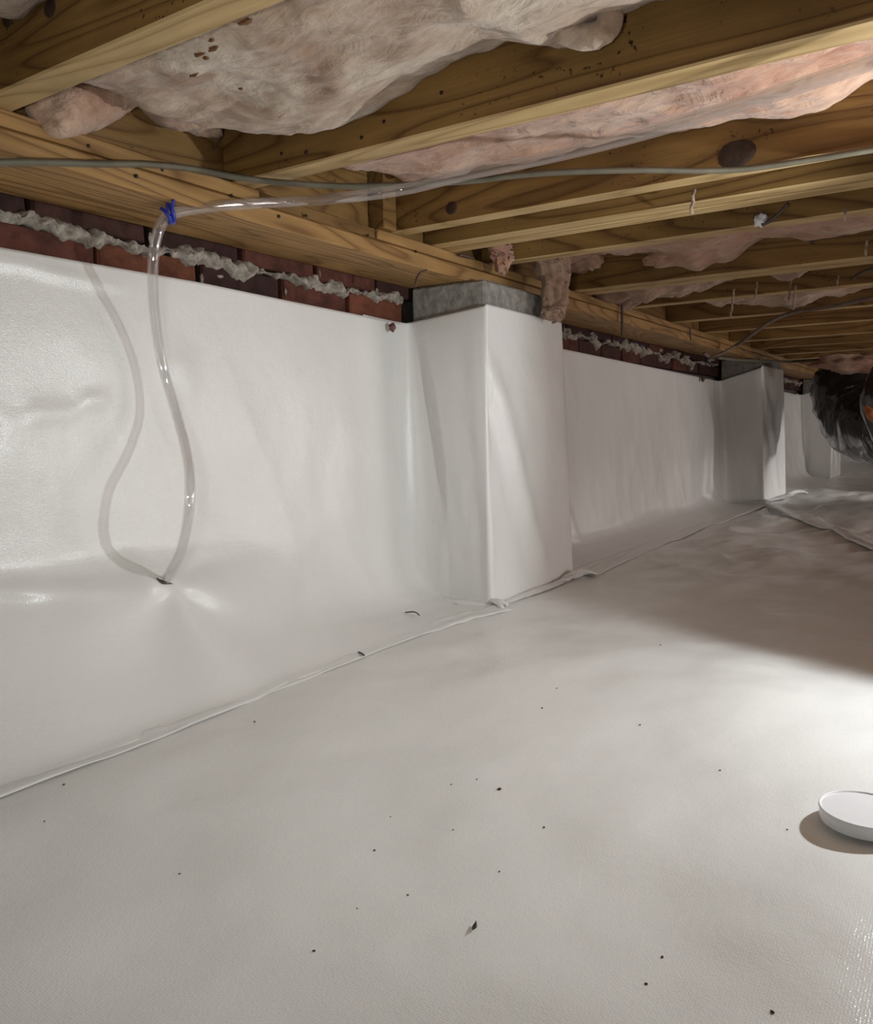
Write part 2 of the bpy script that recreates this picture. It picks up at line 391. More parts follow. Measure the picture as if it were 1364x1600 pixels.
# short split block where a joist end sits on the sill
JX = []   # (x0, x1)
near = [(-3.78, -3.67), (-2.73, -2.62), (-1.68, -1.57), (-.64, -.53), (.38, .49)]
meas = [(1.41, 1.515), (2.42, 2.535), (3.48, 3.57), (3.855, 3.950), (3.975, 4.075), (4.48, 4.585), (5.73, 5.832), (5.870, 5.985), (6.80, 6.91), (8.03, 8.135), (9.15, 9.25), (10.40, 10.51), (11.54, 11.645)]
far = [(12.7+1.12*k, 12.805+1.12*k) for k in range(19)]
LJ = ['dark pine floor joist crossing the top left corner, nearest to the viewer',
      'thick pine joist right of the biggest pale insulation batt, swirling grain at its end',
      'pine joist with a large dark knot, grey cable running along its underside',
      'nearer plank of the first paired joist, dark ribbed side',
      'farther plank of the first paired joist, dark gap in front of it',
      'speckled pine joist just behind the first paired joist, ending at the near pillar',
      'nearer plank of the second paired joist, pink insulation spilling over its side',
      'farther plank of the second paired joist, thin gap in front of it',
      'pine joist just behind the second paired joist, insulation wisps hanging over it',
      'pine joist with a pale end block, third one behind the near pillar',
      'narrow looking pine joist above the sill, two before the second pillar',
      'pine joist crossed by the bent brown cable near the second pillar',
      'pine joist directly over the second wrapped pillar']
def joist(x0, x1, label, group=None):
    V, F = box_v(x0, x1, YR, 2.597, 1.0, 1.485, .006)
    o = mesh('floor_joist', V, F, M_joist); o.data.materials.append(M_edge_lit)
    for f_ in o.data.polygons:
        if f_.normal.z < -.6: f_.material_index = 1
    tag(o, label, 'joist', group); JX.append((x0, x1)); return o
for a, b_ in near: joist(a, b_, 'pine floor joist overhead behind the viewer, out of the picture', 'joists behind the viewer')
js = [joist(a, b_, l) for (a, b_), l in zip(meas, LJ)]
for a, b_ in far: joist(a, b_, 'distant pine floor joist in the row beyond the second wrapped pillar', 'distant floor joists')
def disc(name, c, r, nrm, material, parent, d=.004, n=16, sq=1.0, seed=0):
    """irregular low dome lying on a face whose normal is nrm"""
    nrm = np.array(nrm, float); a = np.array([0, 1, 0.]) if abs(nrm[1]) < .5 else np.array([1., 0, 0]); b_ = np.cross(nrm, a)
    V = [np.array(c)+nrm*d]; 
    for ring, (rr, dd) in enumerate(((.55, d*.9), (.85, d*.5), (1, -.003))):
        for k in range(n):
            t = 2*math.pi*k/n; q = r*rr*(1+.12*float(vnoise(math.cos(t)*1.5+seed, math.sin(t)*1.5)))
            V.append(np.array(c)+a*q*math.cos(t)*sq+b_*q*math.sin(t)+nrm*dd)
    F = [(0, 1+k, 1+(k+1) % n) for k in range(n)]
    for g in range(2):
        for k in range(n): F.append((1+g*n+k, 1+(g+1)*n+k, 1+(g+1)*n+(k+1) % n, 1+g*n+(k+1) % n))
    return mesh(name, V, F, material, parent, True)
disc('knot', atX(1152, 241, 3.48), .062, (-1, 0, 0), M_knot, js[2], .004, sq=1.25)
disc('knot', atX(705, 325, 3.48), .034, (-1, 0, 0), M_knot, js[2], .004, seed=3)
disc('knot', atX(478, 238, 2.42), .010, (-1, 0, 0), M_knot, js[1], .003, seed=3)
for p in ((440, 240), (565, 215), (600, 190), (690, 145)): disc('nail', atX(*p, 2.42), .008, (-1, 0, 0), M_nail, js[1], .004, 8)
for p in ((78, 12), (12, 28)): disc('knot', atX(*p, 1.41), .03, (-1, 0, 0), M_knot, js[0], .003, seed=5)
for p in ((138, 228), (253, 265), (213, 275), (362, 306), (412, 323), (478, 337), (575, 368), (436, 338), (650, 393), (530, 402)):
    yy = atY(*p, 2.53)
    if yy[2] > .87: disc('nail', yy, .0075, (0, -1, 0), M_nail, sill, .004, 8)
rim = empty('rim_board', (14, 2.63, .95), 'pine rim board closing the joist ends above the sill', 'board')
cuts = [XB]+[j[1]+.0 for j in JX if j[0] > XB][4::3]+[XE]
cuts = [XB, -1.0, 2.47, 4.53, 9.2, 12.75, 17.2, 22.8, 28.4, XE]
for a, b_ in zip(cuts[:-1], cuts[1:]): box('board', a+.002, b_-.002, 2.60, 2.70, 1.0, 1.485, M_rim, rim, .004)
box('board', 2.56, 3.352, 2.545, 2.70, .948, .998, M_rim, rim, .004)
# end grain block beside the knotted joist
eb = box('blocking', 3.37, 3.476, 2.50, 2.598, 1.001, 1.30, M_rim, None, .006); tag(eb, 'short upright pine block wedged beside the knotted joist end', 'block')
eb = box('blocking', 8.14, 8.30, 2.505, 2.595, 1.001, 1.25, M_rim, None, .006); tag(eb, 'pale wooden block behind the sill, far beyond the near pillar', 'block')

# ================================================================= LINER ON THE WALL
def prof(pts, s):
    P = spline(pts, 16); d = np.r_[0, np.cumsum(np.linalg.norm(np.diff(P, axis=0), axis=1))]; d /= d[-1]
    return np.interp(s, d, P[:, 0]), np.interp(s, d, P[:, 1])
HOLE = atY(256, 910, 2.86)
def wall_sheet(name, x0, x1, nx, top, profA, profB, xa, xb, seed, wr, label, extra=None):
    ns = 150; s = np.linspace(0, 1, ns); xx = np.linspace(x0, x1, nx)
    ya, za = prof(profA, s); yb, zb_ = prof(profB, s)
    X = np.repeat(xx[:, None], ns, 1); t = sstep(xa, xb, X)
    Y = ya*(1-t)+yb*t; Z = za*(1-t)+zb_*t
    topz = np.interp(xx, *zip(*top)); Z += (topz-.67)[:, None]*(1-s)[None, :]**2
    k = np.sin(np.pi*np.clip(s*1.02, 0, 1))**.7; k = np.broadcast_to(k, X.shape)
    d = .018*wr*fbm(X*1.3, Z*1.0, 0, 3, seed)+.004*wr*fbm(X*4, Z*2.5, 0, 3, seed+5)+.010*wr*ridge(X*1.1+Z*.5, Z*.6, 2, seed+9)
    d = d*k
    if extra is not None: d = d+extra(X, Z)
    Y = Y-np.maximum(d, -.06)
    Y = np.minimum(Y, 2.958)
    o = sheet(name, X, Y, Z, M_liner, None, .004); tag(o, label, 'liner'); return o
PA = [(2.945, .67), (2.935, .3), (2.93, -.1), (2.93, -.38), (2.90, -.52), (2.765, -.69), (2.60, -.87), (2.44, -1.0), (2.34, -1.027)]
PB = [(2.945, .67), (2.94, .2), (2.925, -.3), (2.91, -.7), (2.86, -.9), (2.76, -.99), (2.62, -1.02), (2.48, -1.026), (2.34, -1.027)]
hx, hz = HOLE[0], HOLE[2]
def extra1(X, Z):
    dx, dz = X-hx, Z-hz; r = np.hypot(dx, dz); a = np.arctan2(dx, -dz)
    below = 1-sstep(.0, .10, dz)
    d = .028*below*np.cos(a*4.4+.5)*np.exp(-((r-.30)/.26)**2)*sstep(0, .12, r)
    d += .022*bump(dx, .02, .16)*bump(dz, 0, .08)                      # pulled out around the hole
    # crease rising to the left of the hole and small tented peak above it
    c1 = dz+.13*dx; d += (.028+.012*vnoise(X*8, Z*3, 0, 6))*bump(c1, .012*vnoise(X*6, 0*X, 0, 2), .035)*sstep(-.15, -.4, dx)
    d += .045*bump(X+.55*(Z-hz-.05), hx-.10, .05)*bump(Z, hz+.06, .06)
    # horizontal shiny ripples high at the left
    d += .013*bump(Z-.16*(X-1.9), .13+.035*vnoise(X*4, 0*X, 0, 8), .045)*(1-sstep(1.9, 2.4, X))*(.55+.9*vnoise(X*9, Z*5, 0, 4))
    d += .010*bump(Z+.05*(X-1.9), .62+.01*vnoise(X*8, 0*X), .03)*(1-sstep(1.9, 2.3, X))
    d += .02*bump(X, 2.45, .10)*bump(Z, .26, .14)
    d += .02*bump(X-3.05-.5*(Z+.8), 0, .09)*bump(Z, -.78, .16)
    # soft drapes gathered into the pillar corner
    d += .012*np.sin((X-3.4)*14+Z*1.5)*sstep(3.1, 3.9, X)*sstep(.6, .3, Z)*.6
    return d
WL1 = wall_sheet('wall_liner', XB, 4.20, 560, [(XB, .685), (1.6, .675), (2.6, .676), (3.2, .662), (4.2, .644)], PA, PB, 1.9, 3.9, 21, 1.0,
           'white woven liner on the nearest wall stretch, hose going through it', extra1)
PC = [(2.945, .67), (2.93, .2), (2.90, -.35), (2.86, -.80), (2.78, -.96), (2.62, -1.015), (2.44, -1.027), (2.30, -1.027)]
PD = [(2.945, .67), (2.94, .2), (2.93, -.3), (2.92, -.80), (2.87, -.965), (2.72, -1.018), (2.50, -1.027), (2.30, -1.027)]
def extra2(X, Z):
    t = np.clip((.6-Z)/1.6, 0, 1)
    d = .07*bump(X-(10.75-.1*t), 0, .14)*sstep(0, .5, t)*(1-sstep(.85, 1, t))
    d += .022*np.sin((X-5)*2.6+t*2.2)*sstep(.1, .6, t)*(1-sstep(.9, 1, t))
    d += .06*bump(X-(6.0+.5*t), 0, .10)*sstep(.6, .9, t)*(1-sstep(.93, 1, t))
    return d
wall_sheet('wall_liner', 5.2, 11.05, 300, [(5.2, .668), (6.4, .66), (10.6, .60), (11.1, .592)], PD, PC, 9.5, 11.2, 51, .8,
           'shaded white liner on the wall stretch between the two wrapped pillars', extra2)
wall_sheet('wall_liner', 12.6, 17.25, 160, [(12.6, .62), (17.3, .555)], PD, PC, 12.6, 17, 81, 2.6,
           'white liner on the wall stretch just left of the black duct')
wall_sheet('wall_liner', 18.45, XE, 120, [(18.4, .60), (XE, .6)], PD, PD, 18, 20, 91, 2.2,
           'white liner on the farthest wall stretch behind the black duct')

# ================================================================= PILLARS
def pillar(xl, xr, yf, ztl, ztf, ztr, flare, rc, seed, lab_block, lab_wrap, lean=0.0, mat_wr=1.0):
    b_ = empty('concrete_block_pillar', ((xl+xr)/2, (yf+2.93)/2, -ZF), lab_block, 'pillar')
    for c in range(4):
        z0 = -ZF+c*.474; t_ = 1-(z0+.2+ZF)/1.9 if c < 3 else 0.0
        box('block', xl+.03+lean*t_*1.25+(.0 if c == 3 else .05), xr-.04+lean*t_*.7, yf+.03+(0 if c == 3 else .03), 2.93, z0+.006, z0+.470, M_block, b_, .012)
    nz, t = 150, None
    zt = np.linspace(0, 1, nz)
    rows = []
    for t in zt:       # 0 top .. 1 bottom
        sh = lean*t; a, b2 = xl+sh, xr+sh+flare*t
        r1 = .02+rc*math.sin(min(1, t*1.25)*math.pi*.62)*.95+.01; r1 = min(r1, .34); r2 = .022+.012*t; fy = yf-.012*t
        P = []
        def seg(p, q, n): 
            for k in range(n): P.append(np.array(p)*(1-k/n)+np.array(q)*k/n)
        def arc(p0, pc, p1, n):
            for k in range(n):
                u = k/n; P.append((1-u)**2*np.array(p0)+2*u*(1-u)*np.array(pc)+u*u*np.array(p1))
        wy = 2.94-.02*t
        seg((a-.42, 2.99), (a-r1, wy), 14); arc((a-r1, wy), (a, wy), (a, wy-r1), 16); seg((a, wy-r1), (a, fy+r2), 26); arc((a, fy+r2), (a, fy), (a+r2, fy), 10)
        seg((a+r2, fy), (b2-r2, fy), 44); arc((b2-r2, fy), (b2, fy), (b2, fy+r2), 10); seg((b2, fy+r2), (b2+.0, wy-.04), 20); arc((b2, wy-.04), (b2, wy), (b2+.04, wy), 6); seg((b2+.04, wy), (b2+.22, wy), 6); P.append(np.array((b2+.22, wy)))
        rows.append(P)
    A = np.array(rows)                 # nz, np, 2
    npnt = A.shape[1]; X, Y = A[..., 0].copy(), A[..., 1].copy()
    i = np.arange(npnt); c1, cF, cR = 30, 61, 110
    top = np.interp(i, [0, 14, 30, 61, 115, 135, npnt], [ztl+.012, ztl, ztl+.006, ztf, ztr, ztr, ztr-.05])
    Z = top[None, :]*(1-zt[:, None])+(-ZF-.045)*zt[:, None]
    k = np.sin(np.pi*zt)[:, None]**.6
    idx = np.broadcast_to(i[None, :], Z.shape); q = idx/26.
    d = (.018*fbm(q*.7, Z*.8, 0, 3, seed)+.003*fbm(q*2.5, Z*2.5, 0, 3, seed+3)+.006*ridge(q*.6+Z*.6, Z*.6-q*.1, 2, seed+7))*k*mat_wr
    front = sstep(60, 66, idx)*(1-sstep(106, 112, idx)); left = sstep(28, 34, idx)*(1-sstep(52, 60, idx))
    # diagonal folds hanging from the top corner of the front face
    u = (idx-66)/44.; hh = (ztf-Z)/(ztf+ZF)
    d = d + front*(.024*bump(u-(.05+.75*(hh-.22)), 0, .11)*sstep(.12, .3, hh)*(1-sstep(.85, 1, hh)) - .014*bump(u-(-.12+.78*(hh-.22)), 0, .09)*sstep(.2, .35, hh)*(1-sstep(.8, 1, hh)))
    d = d + left*.02*np.sin(hh*4+.5)*k
    Y -= d*(front+.25*(1-front)); X -= d*left*1.2
    # corner rolls out a little at mid height
    cor = np.exp(-((idx-57)/4.5)**2); X -= cor*.022*np.sin(np.pi*np.clip(hh*1.3-.15, 0, 1)); Y -= cor*.016*np.sin(np.pi*np.clip(hh*1.3-.15, 0, 1))
    Y = np.minimum(Y, 2.955)
    o = sheet('pillar_wrap', X.T, Y.T, Z.T, M_liner, None, .004); tag(o, lab_wrap, 'liner')
    return o, A
w1, A1 = pillar(4.18, 5.20, 2.39, .650, .714, .708, .17, .20, 15,
       'grey concrete block pillar top showing above its white wrap, nearest pillar', 'white liner wrapped round the nearest pillar with a shiny front corner')
w2, A2 = pillar(11.32, 12.66, 2.40, .592, .765, .775, .10, .16, 33,
       'grey concrete block pillar top under the sill, second pillar back', 'white liner wrapped round the second pillar, bright lower front', .26, 1.5)
w3, A3 = pillar(17.3, 18.45, 2.40, .57, .72, .72, .1, .1, 61,
       'concrete block pillar mostly hidden behind the black duct', 'white liner round the pillar half hidden by the black duct', .1, 1.5)
pillar(24.2, 25.35, 2.40, .60, .72, .72, .1, .1, 71, 'concrete block pillar far behind the black duct, fourth along the wall', 'white liner round the fourth pillar, behind the black duct', .1, 1.5)
pillar(30.8, 31.95, 2.40, .60, .72, .72, .1, .1, 75, 'concrete block pillar at the far end of the wall, fifth along it', 'white liner round the last pillar at the far end', .1, 1.5)

# loose gathered folds where the wrap meets the floor
def fold(parent, pts, wd, ht, seed, name='corner_fold'):
    P = spline(pts, 14); n = len(P); T = np.gradient(P, axis=0); T /= np.linalg.norm(T, axis=1)[:, None]
    side = np.cross(T, [0, 0, 1.]); V = []
    for i in range(n):
        e = math.sin(math.pi*i/(n-1))**.5
        for j, s in enumerate(np.linspace(-1, 1, 9)):
            h = ht*(1-abs(s)**1.5)*(.25+.75*e)+.004*float(vnoise(i*.5, j*.9, seed)); V.append(P[i]+side[i]*s*wd*(.4+.6*e)+np.array([0, 0, h]))
    return mesh(name, V, grid_faces(n, 9), M_liner, parent, True)
fl = -ZF+.002
fold(w1, [(5.10, 2.36, fl), (5.28, 2.30, fl+.03), (5.42, 2.22, fl)], .035, .030, 1)
fold(w1, [(4.95, 2.35, fl), (5.15, 2.31, fl+.012), (5.38, 2.27, fl+.02)], .025, .02, 2)
fold(w1, [(4.19, 2.40, fl+.02), (4.17, 2.33, fl+.02), (4.12, 2.27, fl)], .022, .022, 3)
fold(w1, [(4.23, 2.40, fl+.02), (4.22, 2.34, fl+.012), (4.23, 2.29, fl)], .02, .018, 4)
fold(w1, [(4.10, 2.88, fl+.03), (4.02, 2.78, fl+.02), (3.93, 2.74, fl)], .03, .03, 5)
fold(w1, [(4.13, 2.80, fl), (4.13, 2.6, fl+.006), (4.16, 2.40, fl)], .05, .018, 6)
fold(w1, [(4.25, 2.345, fl), (4.7, 2.335, fl+.004), (5.15, 2.33, fl)], .045, .014, 7)
fold(w2, [(11.72, 2.42, fl), (12.3, 2.30, fl+.01), (13.1, 2.32, fl)], .06, .03, 8)
fold(w2, [(12.9, 2.36, fl), (13.15, 2.26, fl+.03), (13.4, 2.16, fl)], .05, .04, 9)
fold(w2, [(11.70, 2.45, fl), (11.5, 2.35, fl+.02), (11.2, 2.30, fl)], .06, .035, 10)

# taped seam where the wall sheet laps on to the floor sheet
def strip(name, pts, wd, label, cat, seed, lift=.012, rag=.02):
    P = spline(pts, 60); n = len(P); T = np.gradient(P, axis=0); T /= np.linalg.norm(T, axis=1)[:, None]; side = np.cross(T, [0, 0, 1.])
    ss = np.linspace(-1, 1, 15); i = np.arange(n)[:, None]; s = ss[None, :]
    wob = 1+rag*6*vnoise(i*.09, 0*s, seed)
    X = P[:, 0][:, None]+side[:, 0][:, None]*s*wd*wob; Y = P[:, 1][:, None]+side[:, 1][:, None]*s*wd*wob+.012*vnoise(i*.05, 0*s, seed+3)
    base = floor_z(X, Y)
    Z = np.maximum(base, -ZF-.002)+lift*(1-.75*np.abs(s)**6)+(.003+lift*.2)*fbm(i*.05, s*1.5, 0, 3, seed)+.003
    o = sheet(name, X, Y, Z, M_liner, None, .003); tag(o, label, cat); return o
strip('seam_tape', [(-1.0, 2.36, 0), (1.25, 2.37, 0), (2.0, 2.39, 0), (3.1, 2.40, 0), (3.7, 2.38, 0), (4.16, 2.30, 0)], .075,
      'white tape strip along the floor seam in front of the nearest wall', 'tape', 5, .004, .01)
a_, b_ = atZ(1205, 790, -ZF), atZ(1364, 852, -ZF)
dx, dy = b_[0]-a_[0], b_[1]-a_[1]
strip('floor_sheet_lap', [a_, ((a_[0]+b_[0])/2, (a_[1]+b_[1])/2, 0), b_, (b_[0]+dx, b_[1]+dy, 0)], .12, 'raised lap edge of floor liner running out from the second pillar foot', 'liner', 8, .028, .003)
strip('seam_tape', [(5.35, 2.28, 0), (7, 2.33, 0), (9.2, 2.36, 0), (11.3, 2.34, 0)], .07, 'white tape strip along the floor seam between the two pillars', 'tape', 15, .004, .01)

# ================================================================= INSULATION
def batt(x0, x1, y0, y1, edge, dipm, material, label, seed, amp=.03, endlift=.2, group=None, nx=44, dy=.028, rag=.0):
    ny = max(20, int((y1-y0)/dy)); y = np.linspace(y0, y1, ny); u = np.linspace(0, 1, nx)
    Xg = x0+.004+(x1-x0-.008)*u[:, None]+0*y[None, :]; Yg = 0*u[:, None]+y[None, :]
    ez = np.interp(y, *zip(*sorted(edge)))[None, :]
    Uu = u[:, None]
    near_z = dipm[0]
    base = (near_z*(1-Uu)+ez*Uu) - dipm[1]*np.sin(np.pi*Uu)**.8
    Z = base + amp*fbm(Xg*2.6, Yg*2.0, 0, 5, seed, .55) + amp*.7*(np.abs(vnoise(Xg*3.1, Yg*2.2, 0, seed+4))-.3)*1.4
    Z += rag*np.clip(ridge(Xg*6, Yg*5, 3, seed+6), -1, 2)*.5
    Z += sstep(y1-.25, y1, Yg)**2*endlift*(1-0*Uu)
    Z = np.clip(Z, .93, 1.47)
    nu, nv = Z.shape; V = list(np.stack([Xg, Yg, Z], -1).reshape(-1, 3)); F = [tuple(reversed(f)) for f in grid_faces(nu, nv)]
    off = len(V); top = np.full_like(Z, 1.482); tv = [(x0+.004, y0, 1.482), (x0+.004, y1, 1.482), (x1-.004, y0, 1.482), (x1-.004, y1, 1.482)]; V += tv
    # side skirts
    F.append(tuple([j for j in range(nv)]+[off+1, off])); F.append(tuple([(nu-1)*nv+j for j in reversed(range(nv))]+[off+2, off+3]))
    F.append(tuple([i*nv for i in reversed(range(nu))]+[off, off+2])); F.append(tuple([i*nv+nv-1 for i in range(nu)]+[off+3, off+1])); F.append((off, off+1, off+3, off+2))
    o = mesh('insulation_batt', V, F, material, None, True); tag(o, label, 'insulation', group); return o
batt(.49, 1.41, -4, 2.5, [(-4, 1.2), (2.5, 1.2)], (1.2, .05), M_fib_white, 'pale insulation batt behind the nearest dark joist', 3)
E12 = [(-4, 1.19), (.5, 1.19), (.757, 1.185), (.964, 1.173), (1.12, 1.13), (1.20, 1.17), (1.282, 1.201), (1.52, 1.162), (1.676, 1.136), (1.928, 1.128), (2.236, 1.160), (2.42, 1.205), (2.56, 1.25)]
b12 = batt(1.515, 2.42, -4, 2.50, E12, (1.09, .075), M_fib_white, 'largest sagging pale insulation batt hanging at the top left of the ceiling', 7, .030, .30, nx=90, dy=.016)
E23 = [(-4, 1.22), (.38, 1.241), (.513, 1.183), (.667, 1.159), (.98, 1.203), (1.244, 1.217), (1.593, 1.22), (2.087, 1.195), (2.56, 1.27)]
batt(2.535, 3.48, -4, 2.57, E23, (1.13, .03), M_fib_pink, 'pink insulation batt behind the clear hose, above the knotted joist', 11, .03, .12, nx=80, dy=.016, rag=.012)
batt(3.57, 3.855, -4, 2.58, [(-4, 1.3), (2.58, 1.3)], (1.3, .0), M_fib_dust, 'narrow insulation strip before the first paired joist', 13, .02)
batt(4.075, 4.48, -4, 2.58, [(-4, 1.25), (2.58, 1.22)], (1.2, .03), M_fib_dust, 'insulation strip right behind the first paired joist', 14, .03)
E56 = [(-4, 1.12), (.597, 1.117), (.82, 1.118), (1.197, 1.181), (1.394, 1.085), (1.6, 1.048), (1.817, 1.125), (2.23, 1.211), (2.40, 1.16), (2.523, 1.10)]
batt(4.585, 5.73, -4, 2.58, E56, (1.12, .02), M_fib_pink, 'pink insulation batt above and right of the near pillar', 17, .035, .05, nx=70, dy=.02, rag=.02)
batt(5.985, 6.80, -4, 2.58, [(-4, 1.2), (1.0, 1.2), (1.3, 1.1), (1.7, 1.13), (2.2, 1.06), (2.58, 1.02)], (1.10, .03), M_fib_dust, 'ragged insulation behind the second paired joist, wisps hanging down', 19, .05, .0, nx=50, dy=.025, rag=.05)
batt(6.91, 8.03, -4, 2.2, [(-4, 1.15), (1.0, 1.12), (1.3, 1.05), (1.6, 1.05), (1.9, 1.12), (2.2, 1.2)], (1.12, .03), M_fib_dust, 'dusty insulation batt with a low pink lump, three bays past the near pillar', 23, .04, .1, rag=.04, nx=40, dy=.03)
for k, (a, b_) in enumerate(((8.135, 9.15), (9.25, 10.40), (10.51, 11.54), (11.645, 12.7))):
    batt(a, b_, -4, 2.5, [(-4, 1.3), (2.5, 1.33)], (1.28, .02), M_fib_dust, 'deep set dusty insulation between far joists before the second pillar', 30+k, .03, .05, 'far insulation batts', 24, .06)

def tuft(name, rings, material, label, seed, amp=.3, cat='insulation', nseg=22):
    """ragged hanging clump: rings of (centre, rx, ry) from top to bottom"""
    C = spline([r[0] for r in rings], 8); rx = spline([(r[1], r[2], 0) for r in rings], 8); n = len(C); V = []
    ii, kk = np.meshgrid(np.arange(n), np.arange(nseg), indexing='ij'); a = 2*math.pi*kk/nseg
    d = 1+amp*fbm(np.cos(a)*1.9+seed, np.sin(a)*1.9, ii*.085, 5, seed, .55)
    X = C[:, 0][:, None]+rx[:, 0][:, None]*np.cos(a)*d; Y = C[:, 1][:, None]+rx[:, 1][:, None]*np.sin(a)*d; Z = C[:, 2][:, None]+.02*fbm(np.cos(a)*2, np.sin(a)*2, ii*.5, 3, seed+5)
    V = list(np.stack([X, Y, Z], -1).reshape(-1, 3)); F = grid_faces(n, nseg, True)
    V += [C[0], C[-1]]
    F += [(n*nseg, (k+1) % nseg, k) for k in range(nseg)]+[(n*nseg+1, (n-1)*nseg+k, (n-1)*nseg+(k+1) % nseg) for k in range(nseg)]
    o = mesh(name, V, F, material, None, True)
    if label: tag(o, label, cat)
    return o
def T(px, py, y, rx, ry): return (atY(px, py, y), rx, ry)
tuft('insulation_tuft', [T(862, 400, 2.33, .20, .10), T(862, 418, 2.33, .17, .10), T(866, 440, 2.31, .11, .08), T(868, 462, 2.30, .085, .07), T(868, 478, 2.30, .10, .07), T(866, 490, 2.30, .11, .06), T(866, 499, 2.30, .06, .03)],
     M_fib_dust, 'long pink insulation tuft hanging over the right edge of the near pillar', 3, .32, nseg=40)
tuft('insulation_tuft', [T(782, 386, 2.42, .12, .07), T(783, 398, 2.42, .09, .06), T(785, 410, 2.41, .055, .045), T(783, 424, 2.41, .025, .02)],
     M_fib_pink, 'small pink insulation tuft dangling above the near pillar block', 6, .35, nseg=26)
tuft('insulation_tuft', [(atX(905, 392, 5.5), .16, .12), (atX(915, 408, 5.5), .13, .11), (atX(918, 420, 5.5), .06, .05)], M_fib_pink, 'pink insulation clump at the right of the long hanging tuft', 16, .3, nseg=30)
P1 = [atX(72, 170, 1.60), atX(110, 158, 1.72), atX(160, 142, 1.85), atX(215, 122, 1.97)]
V, F = sweep(spline(P1, 12), np.interp(np.linspace(0, 1, 37), [0, .08, .3, .7, 1], [.03, .085, .11, .10, .06]), 28)
V = np.array(V); V += (V*0+1)*(.018*fbm(V[:, 0]*9, V[:, 1]*9, V[:, 2]*9, 4, 5))[:, None]
tag(mesh('insulation_roll', V, F, M_fib_pink, None, True), 'pink rolled end of insulation tucked at the sill under the nearest joist', 'insulation')
# thin flap along the rim at the batt end
P1 = [atX(215, 140, 1.95), atX(260, 165, 2.08), atX(300, 185, 2.2), atX(345, 215, 2.36)]
V, F = sweep(spline(P1, 12), np.interp(np.linspace(0, 1, 37), [0, .3, .8, 1], [.07, .09, .07, .01]), 28, .6)
V = np.array(V); V += (.025*fbm(V[:, 0]*8, V[:, 1]*8, V[:, 2]*8, 4, 9))[:, None]
tag(mesh('insulation_flap', V, F, M_fib_dust, None, True), 'thin loose flap of insulation at the end of the largest batt', 'insulation')
cu = np.array(atX(915, 22, 2.33))
P1 = [cu+np.array([.02*math.sin(a*2), .070*math.cos(a), .062*math.sin(a)]) for a in np.linspace(-3.5, .5, 9)]
V, F = sweep(spline(P1, 10), .036, 26, .9)
V = np.array(V); V += (.011*fbm(V[:, 0]*14, V[:, 1]*14, V[:, 2]*14, 4, 5))[:, None]
tag(mesh('insulation_curl', V, F, M_fib_white, None, True), 'curled lip of insulation with a dark hollow at the top edge of the picture', 'insulation')
x, y, z = atX(1052, 403, 5.68); o = blob('insulation_clump', (x-.06, y, z), (.10, .17, .06), M_fib_pink, None, 4, 9, .35, 2.2)
tag(o, 'pink lump of insulation bulging over the second paired joist', 'insulation')
# yellow brown resin marks on the big batt
bpy.context.view_layer.update()
def hit(o, px, py):
    L = o.location; ok, loc, nrm, _ = o.ray_cast(W((0, 0, 0))-L, ray(px, py).normalized())
    return (loc+L, nrm) if ok else (None, None)
for k_, p in enumerate(((330, 62), (333, 76), (312, 84), (322, 90), (303, 117), (383, 34), (376, 138))):
    loc, nrm = hit(b12, *p)
    if loc is not None:
        c = (loc.x/U, loc.y/U, loc.z/U-ZF); blob('resin_stain', c, (.004+.003*(k_%2), .010+.008*(k_%3), .006), M_stain, b12, 2, k_, .4, 2)
# wisps
random.seed(2)
for i, (px, py, L_) in enumerate(((1147, 455, 30), (1145, 470, 26), (1183, 445, 22), (1236, 440, 30), (1243, 450, 34), (1310, 435, 14), (1355, 380, 22), (1322, 330, 16), (1084, 300, 34))):
    yv = 2.0 if px < 1100 else 1.45
    xx = 6.72 if py > 400 else (5.66 if py > 360 else 3.80 if py < 320 else 4.44)
    a = atX(px, py-4, xx); b_ = atX(px-2, py+L_*.5, xx-.02); c = atX(px-4, py+L_, xx-.02)
    o = tube('insulation_wisp', [a, b_, c], .008 if L_ > 20 else .006, M_fib_white, n=6, seg=5)
    V_ = o.data.vertices
    for v_ in V_: v_.co.x += .004*math.sin(v_.co.z*300+i)
    tag(o, 'thin pale wisp of insulation dangling from the far joists', 'insulation', 'dangling insulation wisps')

# ================================================================= HOSE, CABLES, CLIP
HP = [atZ(1500, 45, .92), atZ(1364, 96, .925), atZ(1180, 156, .93), atZ(1000, 210, .93), atZ(860, 245, .925), atZ(730, 272, .915), atZ(640, 294, .90), atZ(560, 306, .885), atY(470, 314, 2.42), atY(380, 319, 2.50), atY(310, 325, 2.555),
      atY(268, 335, 2.60), atY(250, 355, 2.64), atY(241, 390, 2.66), atY(239, 437, 2.69), atY(243, 500, 2.76), atY(254, 570, 2.80), atY(274, 640, 2.77), atY(290, 700, 2.67), atY(297, 750, 2.58), atY(294, 810, 2.57), atY(283, 860, 2.64), atY(268, 892, 2.74), atY(256, 909, 2.83), atY(250, 918, 2.95)]
o = tube('clear_hose', HP, .0205, M_tube, n=20, seg=12, inner=.72); tag(o, 'clear vinyl hose running under the joists and down the nearest liner', 'hose')
bpy.context.view_layer.update()
def surf(o_, px, py, off=.006):
    ok, loc, nrm, _ = o_.ray_cast(W((0, 0, 0))-o_.location, ray(px, py).normalized()); loc = loc+o_.location
    p = np.array((loc.x/U, loc.y/U, loc.z/U-ZF)); return p-np.array(ray(px, py).normalized())*off
SP = [surf(WL1, *p) for p in ((245, 903), (251, 908), (257, 910), (263, 911), (270, 912))]
V, F = sweep(spline(SP, 6), np.interp(np.linspace(0, 1, 25), [0, .35, 1], [.004, .016, .002]), 8, .4)
